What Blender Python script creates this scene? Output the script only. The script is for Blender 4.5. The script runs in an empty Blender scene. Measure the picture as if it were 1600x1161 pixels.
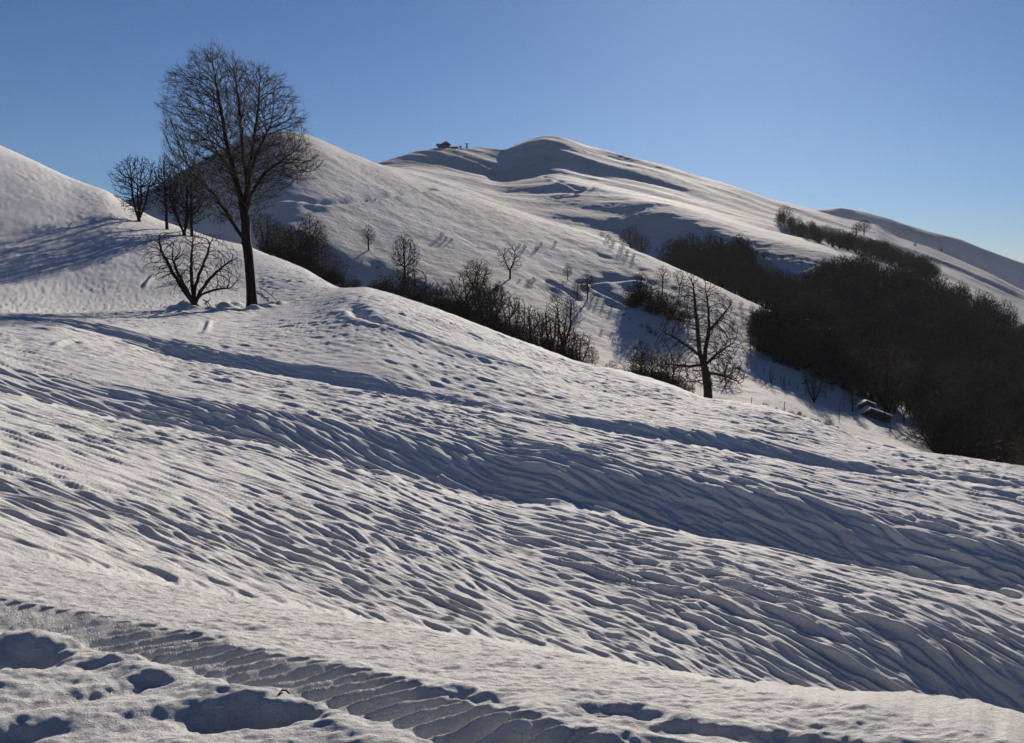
import bpy, math, random
import numpy as np
from mathutils import Vector, kdtree

# ---------------------------------------------------------------- camera, sky, sun, exposure
SC = bpy.context.scene
F, CX, CY = 1450.0, 800.0, 580.5          # focal length and centre in photograph pixels
PITCH = math.atan((580.5 - 430.0) / F)    # the camera looks slightly down
cam_d = bpy.data.cameras.new('camera')
cam = bpy.data.objects.new('camera', cam_d)
SC.collection.objects.link(cam)
cam_d.sensor_width = 36.0
cam_d.lens = 36.0 * F / 1600.0
cam_d.clip_start = 0.05
cam_d.clip_end = 60000.0
cam.rotation_euler = (math.pi / 2 - PITCH, 0, 0)
SC.camera = cam

SUN_EL, SUN_AZ = math.radians(19.8), math.radians(13.0)     # azimuth measured to the right of the view axis
world = bpy.data.worlds.new('World')
SC.world = world
world.use_nodes = True
wn = world.node_tree
bg = wn.nodes['Background']
sky = wn.nodes.new('ShaderNodeTexSky')
sky.sky_type = 'NISHITA'
sky.sun_disc = False
sky.sun_elevation = SUN_EL
sky.sun_rotation = SUN_AZ
sky.altitude = 1500
sky.air_density = 1.0
sky.dust_density = 0.55
sky.ozone_density = 9.0
wn.links.new(sky.outputs[0], bg.inputs[0])
bg.inputs[1].default_value = 0.041

sun_d = bpy.data.lights.new('sun', 'SUN')
sun_d.energy = 5.0
sun_d.angle = math.radians(0.5)
sun_d.color = (1.0, 0.89, 0.76)
sun = bpy.data.objects.new('sun', sun_d)
SC.collection.objects.link(sun)
sdir = Vector((math.sin(SUN_AZ) * math.cos(SUN_EL), math.cos(SUN_AZ) * math.cos(SUN_EL), math.sin(SUN_EL)))
sun.rotation_euler = sdir.to_track_quat('Z', 'Y').to_euler()
sun.location = (40, 60, 60)

vs = SC.view_settings
vs.view_transform = 'Standard'
vs.look = 'None'
vs.gamma = 1.0
vs.use_curve_mapping = False
vs.exposure = 0.52
SC.render.engine = 'CYCLES'

# ---------------------------------------------------------------- pixels <-> directions
cp, sp = math.cos(PITCH), math.sin(PITCH)
def direction(px, py):
    px = np.asarray(px, float); py = np.asarray(py, float)
    X = (px - CX) / F; Y = (CY - py) / F
    dx = X; dy = cp + Y * sp; dz = -sp + Y * cp
    return np.arctan2(dx, dy), dz / np.hypot(dx, dy)

# ---------------------------------------------------------------- noise
_rng = np.random.default_rng(7)
_perm = np.concatenate([_rng.permutation(1024)] * 3)
_ga = _rng.uniform(0, 2 * np.pi, 1024)
_gx, _gy = np.cos(_ga), np.sin(_ga)
def noise(x, y, seed=0):
    x = x + seed * 37.17; y = y - seed * 19.73
    xi = np.floor(x).astype(np.int64); yi = np.floor(y).astype(np.int64)
    fx = x - xi; fy = y - yi
    xi &= 1023; yi &= 1023
    def g(ix, iy, dx, dy):
        h = _perm[_perm[ix] + iy]
        return _gx[h] * dx + _gy[h] * dy
    u = fx * fx * fx * (fx * (fx * 6 - 15) + 10)
    v = fy * fy * fy * (fy * (fy * 6 - 15) + 10)
    x1 = (xi + 1) & 1023; y1 = (yi + 1) & 1023
    a = g(xi, yi, fx, fy); b = g(x1, yi, fx - 1, fy)
    c = g(xi, y1, fx, fy - 1); d = g(x1, y1, fx - 1, fy - 1)
    return (a + (b - a) * u + (c - a) * v + (a - b - c + d) * u * v) * 1.5
def sstep(a, b, x):
    t = np.clip((x - a) / (b - a), 0, 1)
    return t * t * (3 - 2 * t)

# ---------------------------------------------------------------- control curves of the land
# columns are azimuths; every curve gives, per azimuth, a distance and a height
AZ0, AZ1, NA = math.radians(-58), math.radians(58), 2600
AZG = np.linspace(AZ0, AZ1, NA)
def smooth(a, n):
    if n <= 1: return a
    k = np.hanning(n + 2)[1:-1]; k /= k.sum()
    p = np.concatenate([np.full(n, a[0]), a, np.full(n, a[-1])])
    return np.convolve(p, k, 'same')[n:-n]
def tan_curve(pts, sm=45):
    sm = {9: 24, 11: 30, 21: 36, 40: 70, 60: 120, 15: 40}.get(sm, sm)
    p = np.array(pts, float)
    az, t = direction(p[:, 0], p[:, 1])
    return smooth(np.interp(AZG, az, t), sm)
def val_curve(pts, sm=170):
    p = np.array(pts, float)
    az, _ = direction(p[:, 0], np.full(len(p), 600.0))
    return smooth(np.interp(AZG, az, p[:, 1]), sm)

C0 = [(-300,835),(0,872),(100,884),(200,903),(330,930),(480,955),(650,985),(800,1010),(950,1035),(1100,1065),(1250,1090),(1400,1115),(1500,1138),(1600,1163),(1900,1230)]
EB = [(-300,540),(0,614),(150,650),(300,679),(412,697),(487,716),(600,744),(671,761),(750,779),(800,787),(850,787),(912,794),(1004,815),(1100,836),(1226,859),(1314,883),(1402,901),(1490,916),(1600,938),(1900,1000)]
EBT = [(-300,520),(0,575),(200,604),(350,630),(450,648),(600,668),(700,683),(800,697),(900,712),(1000,728),(1100,744),(1200,762),(1300,785),(1450,815),(1600,850),(1900,930)]
EA = [(-300,488),(0,499),(90,507),(180,532),(262,559),(394,581),(487,596),(600,615),(682,631),(819,652),(875,661),(967,678),(1050,692),(1182,714),(1314,736),(1402,747),(1500,757),(1600,768),(1900,810)]
EAT = [(-300,485),(0,495),(90,497),(180,511),(262,532),(394,556),(487,570),(600,590),(700,617),(819,641),(875,648),(967,658),(1050,669),(1182,690),(1314,716),(1402,731),(1500,743),(1600,753),(1900,795)]
LL = [(-300,493),(0,489),(100,489),(200,484),(300,479),(400,480),(450,470),(500,457),(540,450),(570,448),(610,458),(660,475),(720,498),(780,522),(850,550),(900,570),(960,582),(1000,592),(1050,606),(1100,625),(1150,632),(1200,640),(1260,657),(1300,668),(1340,685),(1400,700),(1460,708),(1520,717),(1600,732),(1900,775)]
LSKY = [(-300,90),(0,232),(60,258),(110,281),(165,300),(205,325),(250,345),(330,372),(385,385),(430,402),(480,422),(515,443),(555,468),(620,503),(1000,640),(1600,780),(1900,820)]

rows = []      # list of (r, z, n rows in the near mesh up to this curve)
def add(r, z, n): rows.append([r, z, n])
r_c0 = val_curve([(0,7.4),(400,6.2),(800,5.0),(1200,4.1),(1600,3.5)])
t_c0 = tan_curve(C0)
z_c0 = r_c0 * t_c0
one = np.ones(NA)
add(0.25 * one, -1.60 * one, 1)
add(1.6 * one, -1.62 * one, 8)
add(np.minimum(3.0, r_c0 * 0.8), -1.66 * one, 40)
add(r_c0, z_c0, 290)
def hidden(r2, t2, depth, n1=10, n2=12, frac=0.5):
    r1, z1 = rows[-1][0], rows[-1][1]
    rm = r1 + (r2 - r1) * frac
    zm = z1 + (r2 * t2 - z1) * frac - depth
    add(rm, zm, n1); add(r2, r2 * t2, n2)
r_k3 = val_curve([(0,9.6),(400,10.2),(800,10.8),(1200,11.4),(1600,12)])
hidden(r_k3, t_c0 + 0.004, val_curve([(0,.12),(400,.25),(800,.5),(1200,.8),(1600,1.0)]), 10, 14)
# middle of the first field / top of the dark face on the right
MF = [(-300,690),(0,745),(400,812),(800,890),(1000,915),(1150,925),(1400,968),(1600,1012),(1900,1080)]
add(val_curve([(0,14),(400,15),(800,15.2),(1000,14.7),(1200,14.1),(1400,13.7),(1600,13.75)]), 0, 150)
rows[-1][1] = rows[-1][0] * tan_curve(MF, 60)
add(val_curve([(0,24),(400,21.5),(800,20),(1100,18.6),(1400,17),(1600,16.3)]), 0, 140)
rows[-1][1] = rows[-1][0] * tan_curve(EB)
r_eb = rows[-1][0]
hidden(r_eb * 1.12, tan_curve(EB) + 0.0015, 0.16, 6, 6)
def by_slope(pts, s, n, sm=15):
    r1, z1 = rows[-1][0], rows[-1][1]
    t = tan_curve(pts, sm)
    r = (z1 - s * r1) / (t - s)
    add(r, r * t, n)
FACE0 = [rows[-1][0], None, r_k3, None]
by_slope(EBT, val_curve([(0,.15),(200,.20),(400,.25),(600,.275),(900,.295),(1200,.32),(1600,.335)]), 90)
FACE0[1] = rows[-1][0]; FACE0[3] = rows[6][0]
add(val_curve([(0,44),(200,39),(400,35.5),(600,32),(900,28.8),(1200,26.5),(1400,25.5),(1600,24.5)]), 0, 100)
rows[-1][1] = rows[-1][0] * tan_curve(EA)
r_ea = rows[-1][0]
hidden(r_ea * 1.07, tan_curve(EA) + 0.001, 0.12, 5, 5)
by_slope(EAT, val_curve([(0,.13),(100,.28),(500,.34),(620,.31),(700,.22),(820,.19),(900,.27),(1000,.33),(1350,.32),(1450,.2),(1600,.15)]), 50)
add(val_curve([(0,58),(200,60),(400,64),(540,66),(700,57),(900,48),(1100,43),(1300,39),(1600,36)]), 0, 170)
rows[-1][1] = rows[-1][0] * tan_curve(LL, 9)
r_ll = rows[-1][0]
add(val_curve([(-300,165),(0,132),(250,108),(400,94),(520,81),(560,84),(700,80),(1000,70),(1600,58)], 25), 0, 125)
rows[-1][1] = rows[-1][0] * tan_curve(LSKY, 9)
NEAR_K = len(rows)
# ---- the valley and the hills behind
VB = [(-300,620),(350,600),(500,625),(620,640),(750,625),(1000,650),(1100,668),(1275,690),(1400,715),(1600,760),(1900,800)]   # valley bottom, hidden
add(val_curve([(-300,190),(0,160),(500,138),(800,118),(1100,108),(1600,110)]), 0, 30)
rows[-1][1] = rows[-1][0] * tan_curve(VB, 60)
# top of the steep shaded hollow of the near hill
HT = [(-300,560),(0,480),(300,390),(400,352),(450,350),(520,373),(570,396),(620,412),(680,432),(740,452),(800,470),(860,500),(930,545),(1000,575),(1100,590),(1200,600),(1300,640),(1450,690),(1600,745),(1900,780)]
add(val_curve([(-300,240),(300,205),(500,190),(700,178),(900,168),(1000,160),(1100,155),(1300,160),(1600,165)]), 0, 60)
rows[-1][1] = rows[-1][0] * tan_curve(HT, 40)
M1 = [(-300,480),(0,400),(200,318),(300,264),(350,238),(385,223),(410,216),(440,214),(470,216),(495,223),(520,234),(560,250),(600,265),(650,283),(700,297),(750,313),(800,329),(850,345),(900,359),(950,376),(1000,395),(1040,412),(1080,430),(1130,452),(1200,485),(1255,510),(1280,523),(1320,570),(1380,612),(1450,652),(1600,720),(1900,770)]
add(val_curve([(-300,330),(440,330),(700,305),(900,270),(1100,240),(1280,230),(1380,215),(1600,205)]), 0, 120)
rows[-1][1] = rows[-1][0] * tan_curve(M1, 21)
t_m1 = tan_curve(M1, 21)
hidden(val_curve([(-300,520),(600,520),(800,480),(1100,370),(1280,315),(1400,270),(1600,250)]), t_m1 + 0.0015,
       val_curve([(0,25),(600,14),(900,12),(1100,9),(1280,5),(1380,1.5),(1600,1)]), 14, 14)
# inner shoulder of the big hill: steep and shaded below, lit above
IC = [(-300,470),(0,390),(440,300),(600,262),(640,262),(700,274),(780,292),(870,286),(930,295),(1000,310),(1050,321),(1100,337),(1150,355),(1200,370),(1250,383),(1300,395),(1360,410),(1420,428),(1500,455),(1600,500),(1900,600)]
add(val_curve([(-300,600),(600,640),(700,620),(780,600),(870,572),(950,535),(1000,495),(1100,460),(1200,430),(1300,415),(1400,430),(1600,470)], 90), 0, 100)
rows[-1][1] = rows[-1][0] * tan_curve(IC, 21)
rows[-1][0][:] = np.maximum(rows[-1][0], rows[-2][0] + 25)
rows[-1][1] = rows[-1][0] * tan_curve(IC, 21)
SK = [(-300,440),(0,370),(440,290),(560,262),(600,252),(640,240),(680,234),(740,233),(790,235),(820,222),(850,213),(880,217),(920,232),(980,248),(1050,265),(1100,280),(1150,295),(1200,312),(1260,328),(1320,346),(1370,356),(1400,375),(1450,390),(1500,410),(1550,430),(1600,455),(1900,560)]
r_sk = val_curve([(-300,800),(600,740),(790,800),(1100,800),(1600,760)])
t_sk = tan_curve(SK, 9)
# gully between the shoulder and the crest
r1, z1 = rows[-1][0], rows[-1][1]
add(r1 + (r_sk - r1) * 0.35, z1 + (r_sk * t_sk - z1) * 0.22, 30)
add(r_sk, r_sk * t_sk, 110)
M3 = [(-300,470),(800,400),(1100,345),(1200,338),(1270,331),(1310,326),(1350,332),(1400,345),(1450,360),(1500,375),(1550,395),(1600,412),(1750,470),(1900,520)]
t_m3 = tan_curve(M3, 9)
r_m3 = 1500 * one
base = r_m3 * t_m3 - 270
add(1180 * one, np.minimum(r_sk * t_sk - 55, base), 12)
add(r_m3, r_m3 * t_m3, 60)
add(2100 * one, r_m3 * t_m3 - 260, 8)
R = np.array([a[0] * one for a in rows]); Z = np.array([a[1] * one for a in rows])
for k in range(1, len(R)):
    R[k] = np.maximum(R[k], R[k - 1] * 1.004 + 0.02)
NROW = [a[2] for a in rows]
# monotone cubic tangents along each azimuth
hseg = np.diff(R, axis=0); dseg = np.diff(Z, axis=0) / hseg
MT = np.zeros_like(Z)
d0, d1, h0, h1 = dseg[:-1], dseg[1:], hseg[:-1], hseg[1:]
w1, w2 = 2 * h1 + h0, h1 + 2 * h0
with np.errstate(divide='ignore', invalid='ignore'):
    mt = (w1 + w2) / (w1 / d0 + w2 / d1)
MT[1:-1] = np.where(d0 * d1 > 0, mt, 0)
MT[0], MT[-1] = dseg[0], dseg[-1]
MT = np.stack([smooth(a, 70) for a in MT])

def base_height(x, y):
    az = np.arctan2(x, y); r = np.hypot(x, y)
    fa = np.clip((az - AZ0) / (AZ1 - AZ0) * (NA - 1), 0, NA - 1.001)
    ia = fa.astype(int); fa = fa - ia
    out = np.zeros_like(r)
    def col(A, k): return A[k, ia] * (1 - fa) + A[k, ia + 1] * fa
    rk = col(R, 0); zk = col(Z, 0); mk = col(MT, 0)
    out[:] = zk
    for k in range(len(R) - 1):
        rn = col(R, k + 1); zn = col(Z, k + 1); mn = col(MT, k + 1)
        m = (r >= rk) & (r < rn)
        h = rn - rk
        u = np.clip((r - rk) / h, 0, 1)
        v = (2*u**3 - 3*u*u + 1) * zk + (u**3 - 2*u*u + u) * h * mk + (-2*u**3 + 3*u*u) * zn + (u**3 - u*u) * h * mn
        out = np.where(m, v, out)
        rk, zk, mk = rn, zn, mn
    return np.where(r >= rk, zk, out)

def on_near(px, py, z=-1.66):
    az, t = direction(px, py)
    r = z / t
    return r * np.sin(az), r * np.cos(az)

# ---------------------------------------------------------------- snow relief
def polyline_sd(x, y, P):
    """distance along and signed distance across a polyline"""
    best = np.full(x.shape, 1e9); S = np.zeros_like(x); W = np.zeros_like(x); s0 = 0
    for (ax, ay), (bx, by) in zip(P[:-1], P[1:]):
        L = math.hypot(bx - ax, by - ay); ux, uy = (bx - ax) / L, (by - ay) / L
        s = (x - ax) * ux + (y - ay) * uy
        sc = np.clip(s, 0, L)
        dx = x - ax - sc * ux; dy = y - ay - sc * uy
        d = np.hypot(dx, dy); w = -(x - ax) * uy + (y - ay) * ux
        m = d < best
        best = np.where(m, d, best); S = np.where(m, s0 + s, S); W = np.where(m, np.sign(w) * d, W)
        s0 += L
    return S, W
TRACK = [on_near(*p) for p in [(-400,890),(-150,908),(0,924),(110,934),(200,952),(290,978),(380,1003),(470,1028),(560,1056),(650,1088),(740,1122),(840,1165),(960,1225),(1150,1320)]]
TRACK = [(float(a), float(b)) for a, b in TRACK]
def catmull(P, n=6):
    out = []
    for i in range(len(P) - 1):
        p0, p1, p2, p3 = [np.array(P[min(max(j, 0), len(P) - 1)]) for j in (i - 1, i, i + 1, i + 2)]
        for k in range(n):
            t = k / n
            out.append(tuple(.5 * (2 * p1 + (p2 - p0) * t + (2 * p0 - 5 * p1 + 4 * p2 - p3) * t * t + (3 * p1 - p0 - 3 * p2 + p3) * t ** 3)))
    return out + [P[-1]]
TRACK = catmull(TRACK, 4)
# hollows trodden into the near bank: px, py, half length across view (m), half length along view (m), depth, turn
PITS = [(25,1004,.26,.13,.15,-.15),(370,1108,.28,.105,.14,-.22),(245,1044,.10,.06,.075,.1),(118,1074,.2,.06,.05,.1),
        (20,1138,.22,.09,.08,-.2),(470,1112,.16,.06,.07,-.5),(175,1013,.14,.05,.05,-.1),(920,1090,.17,.055,.05,-.05),(1010,1094,.13,.05,.045,.0),(860,1160,.3,.07,.06,-.1),
        (1180,1135,.26,.06,.055,-.1),(1070,1120,.2,.06,.04,.0),(760,1068,.16,.06,.05,-.2),(1040,1158,.25,.05,.05,-.1),(1330,1160,.2,.06,.05,.1),
        (300,925,.5,.10,.03,-.1),(-90,980,.3,.2,.12,0),(1290,1118,.3,.06,.02,0),(980,1066,.4,.07,.02,-.1)]
# paths trodden across the upper field (pixels on the field, width m, depth m)
def on_land_many(pts, rmin=0.5, rmax=1600):
    out = []
    for px, py in pts:
        az, t = direction(px, py); az = float(az); t = float(t)
        rr = np.geomspace(rmin, rmax, 4000)
        e = base_height(rr * math.sin(az), rr * math.cos(az)) / rr - t
        k = np.argmax(e >= 0)
        r = rr[k] if e[k] >= 0 else rr[-1]
        out.append((r * math.sin(az), r * math.cos(az)))
    return out
PATHS = [(on_land_many([(535,470),(565,492),(600,506),(650,523),(700,541),(760,559),(830,578),(900,594),(960,603)], 20), .42, .32),
         (on_land_many([(1100,640),(1160,654),(1230,672),(1300,689),(1360,702),(1420,712)], 20), .35, .2),
         (on_land_many([(329,497),(327,506),(323,516),(316,525)], 20), .13, -.10),
         (on_land_many([(248,424),(238,433),(228,446),(222,455)], 20), .16, -.12),
         (on_land_many([(70,545),(95,537),(122,530)], 20), .12, -.09),
         (on_land_many([(590,476),(640,489),(700,510),(760,532),(830,556)], 20), .3, .13)]
FPATHS = [(on_land_many([(440,312),(500,318),(560,314),(620,303),(680,296)], 100), 1.3, .9),
          (on_land_many([(900,440),(960,436),(1005,436)], 100), .9, .6),
          (on_land_many([(925,448),(960,465),(990,480)], 100), .9, .6),
          (on_land_many([(850,278),(880,288),(905,296)], 400), 1.8, 1.2),
          (on_land_many([(862,308),(895,304),(940,293)], 400), 1.8, 1.1),
          (on_land_many([(860,442),(885,455),(910,470)], 100), 1.4, 1.2),
          (on_land_many([(1150,575),(1185,592),(1220,608),(1262,622)], 60), .8, .8)]

TREE_WELLS = []
for px_, r_, ra_, dd_ in ((395, 63.0, .75, .45), (306, 61.0, .6, .35), (350, 61.5, 1.0, .3)):
    a_ = float(direction(px_, 500)[0])
    TREE_WELLS.append((r_ * math.sin(a_), r_ * math.cos(a_), ra_, dd_))
def relief(x, y):
    r = np.hypot(x, y); az = np.arctan2(x, y)
    rc = np.interp(az, AZG, r_c0)
    rl = np.interp(az, AZG, r_ll)
    off = r - rc                       # beyond the near bank
    rip = sstep(0.7, 4.0, off)
    h = np.zeros_like(r)
    near = r < 160
    xn, yn, rn = x[near], y[near], r[near]
    # wind ripples: crests run towards the lower right and swing round with the lie of the slope
    wx = noise(xn / 3.1, yn / 3.1, 1) * .11 + noise(xn / 1.1, yn / 1.1, 2) * .035
    azn = np.degrees(az[near])
    a = np.zeros_like(rn); wsum = np.zeros_like(rn)
    ctr = [(-50, 5), (-27, 16), (-12, 29), (2, 42), (17, 55), (32, 68), (50, 80)]
    for i_, (ca_, th) in enumerate(ctr):
        w_ = np.clip(1 - np.abs(azn + 5 * wx / .11 - ca_) / 15.5, 0, 1)
        if i_ == 0: w_ = np.where(azn < ca_, 1, w_)
        if i_ == len(ctr) - 1: w_ = np.where(azn > ca_, 1, w_)
        m = w_ > 0
        if not m.any(): continue
        cu, su = math.cos(math.radians(th)), math.sin(math.radians(th))
        X_, Y_ = xn[m], yn[m]
        u = X_ * cu - Y_ * su
        v = X_ * su + Y_ * cu + wx[m]
        def wave(lu, lv, k, seed):
            n = noise(u / lu, v / lv, seed + i_ * 7)
            n = noise(u / lu, v / lv + k * n, seed + i_ * 7)
            return n
        q = sstep(17, 30, rn[m])
        a[m] += w_[m] * ((.026 + .008 * q) * wave(2.0, .40, .5, 4) + .058 * wave(1.0, .18 + .0 * q, .6, 5) + .034 * (1 - sstep(14, 20, rn[m])) * wave(.5, .10, .55, 9))
        wsum[m] += w_[m] ** 2
    a /= np.sqrt(np.maximum(wsum, .25))
    amp = np.clip(1.05 + .7 * noise(xn / 4.5, yn / 4.5, 6), .3, 1.6)
    lump = (.015 * noise(xn / .24, yn / .24, 8) + .024 * sstep(18, 32, rn) * noise(xn / .38, yn / .5, 14)) * np.clip(.6 + 1.3 * noise(xn / 5, yn / 5, 12), 0.1, 1.6)
    far = 1 - .25 * sstep(30, 80, rn)
    fi = np.interp(azn, np.degrees(AZG), FACE0[0]); fo = np.interp(azn, np.degrees(AZG), FACE0[1])
    band = sstep(-.6, .2, rn - fi) * (1 - sstep(.2, 1.4, rn - fo))
    gi = np.interp(azn, np.degrees(AZG), FACE0[2]); go = np.interp(azn, np.degrees(AZG), FACE0[3])
    band2 = sstep(-.6, .3, rn - gi) * (1 - sstep(.2, 1.6, rn - go)) * sstep(2, 14, azn)
    amp = amp * (1 + .55 * band + .4 * band2)
    hn = (a * amp * far + lump * far) * rip[near]
    hn += .09 * noise(xn / 6, yn / 5, 10) * rip[near]
    # soft undulation and crust on the near bank
    bank = 1 - rip[near]
    b = .018 * noise(xn / .55, yn / .3, 20) + .009 * noise(xn / .2, yn / .1, 21) + .005 * noise(xn / .08, yn / .05, 22)
    trk_near = 1.0
    b = b + (.009 * np.abs(noise(xn / .19, yn / .13, 24)) + .004 * noise(xn / .045, yn / .035, 25)) * (rn < 9)
    hn += b * bank
    h[near] += hn
    # tyre track with cleats in the near bank
    nb = r < 12
    X, Y = x[nb], y[nb]
    S, W = polyline_sd(X, Y, TRACK)
    wob = .028 * noise(X / .3, Y / .3, 30)
    wid = .235 + .03 * noise(S / .5, W * 0, 31)
    inside = 1 - sstep(wid - .05, wid + .02, np.abs(W + wob))
    saw = ((S - .16 * W + .0045 * noise(X / .10, Y / .10, 32)) / .118) % 1.0
    cle = np.where(saw < .72, saw / .72, (1 - saw) / .28)
    cle = np.where(saw > .42, (1 - saw) / .58, saw / .42) ** 1.15 * (.95 + .22 * noise(S / .25, W / .25, 33))
    trk = inside * (-.060 + .084 * np.clip(cle, 0, 1.1))
    rim = .012 * np.exp(-((W - .30) / .07) ** 2) + .026 * np.exp(-((W + .34) / .085) ** 2) * (1 + .8 * noise(S / .35, S * 0, 34))
    hb = (trk + rim * (1 - inside)) * (1 - sstep(1.5, 3, off[nb]))
    for (px, py, la, lb, dep, turn) in PITS:
        cx, cy = on_near(px, py)
        caz = math.atan2(cx, cy) ; ca, sa = math.cos(-caz + turn), math.sin(-caz + turn)
        dx, dy = X - cx, Y - cy
        wq = .035 * noise(X / .15, Y / .15, 40) + .012 * noise(X / .05, Y / .05, 42)
        p = (dx * ca + dy * sa) / la; q = (-dx * sa + dy * ca + wq) / lb
        rr = p * p + q * q
        wq2 = 1 + .25 * noise(X / .07, Y / .07, 41)
        hb += -.5 * dep * wq2 * np.exp(-(rr * 1.5) ** 1.2) + .26 * dep * np.exp(-(p * p * .8 + (q - 1.7) ** 2 * 1.6))
    h[nb] = h[nb] * (1 - .55 * inside) + hb
    # hollows and little banks round the trunks of the three big trees
    for (tx, ty, ra, dd) in TREE_WELLS:
        m = np.hypot(x - tx, y - ty) < ra * 5
        if m.any():
            d_ = np.hypot(x[m] - tx, y[m] - ty)
            h[m] += -dd * np.exp(-(d_ / ra) ** 2) + .45 * dd * np.exp(-((d_ - 2.1 * ra) / (.7 * ra)) ** 2) * (1 + .8 * noise(x[m] / .8, y[m] / .8, 55))
    for P, wd, dp in PATHS:
        m = (r > 20) & (r < 90)
        S2, W2 = polyline_sd(x[m], y[m], P)
        w_ = wd * (1 + .35 * noise(S2 / 2.0, S2 * 0, 50))
        L = sum(math.hypot(b[0]-a_[0], b[1]-a_[1]) for a_, b in zip(P[:-1], P[1:]))
        lo_ = min(6, L * .4)
        fade = sstep(.2, lo_, S2) * (1 - sstep(L - lo_, L - .2, S2))
        h[m] += fade * (-dp * np.exp(-(W2 / w_) ** 2) + dp * .45 * np.exp(-((W2 + 1.6 * w_) / w_) ** 2))
    f = ~near | (r > 90)
    X, Y, RR = x[f], y[f], r[f]
    g = sstep(95, 200, RR)
    ang = math.radians(38)
    # folds that run down the slopes towards the lower right
    U = X * math.cos(ang) - Y * math.sin(ang); V = X * math.sin(ang) + Y * math.cos(ang)
    sc = RR / 500
    kf = .25 + .75 * sstep(300, 520, RR)
    hf = 1.1 * noise(U / 210, V / 48, 60) * sc * kf + 0.9 * noise(U / 60, V / 17, 61) * sc * kf + .22 * noise(U / 16, V / 6.5, 62) + .17 * noise(X / 3.1, Y / 3.0, 63)
    hh = hf * g
    for P, wd, dp in FPATHS:
        S2, W2 = polyline_sd(X, Y, P)
        L = sum(math.hypot(b[0]-a_[0], b[1]-a_[1]) for a_, b in zip(P[:-1], P[1:]))
        fade = sstep(-wd * 3, wd * 2, S2) * (1 - sstep(L - wd * 3, L + wd, S2))
        hh += fade * (-dp * np.exp(-(W2 / wd) ** 2) + dp * .5 * np.exp(-((W2 + 1.8 * wd) / wd) ** 2))
    h[f] += hh
    return h
def height(x, y):
    x = np.atleast_1d(np.asarray(x, float)); y = np.atleast_1d(np.asarray(y, float))
    return base_height(x, y) + relief(x, y)

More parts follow.
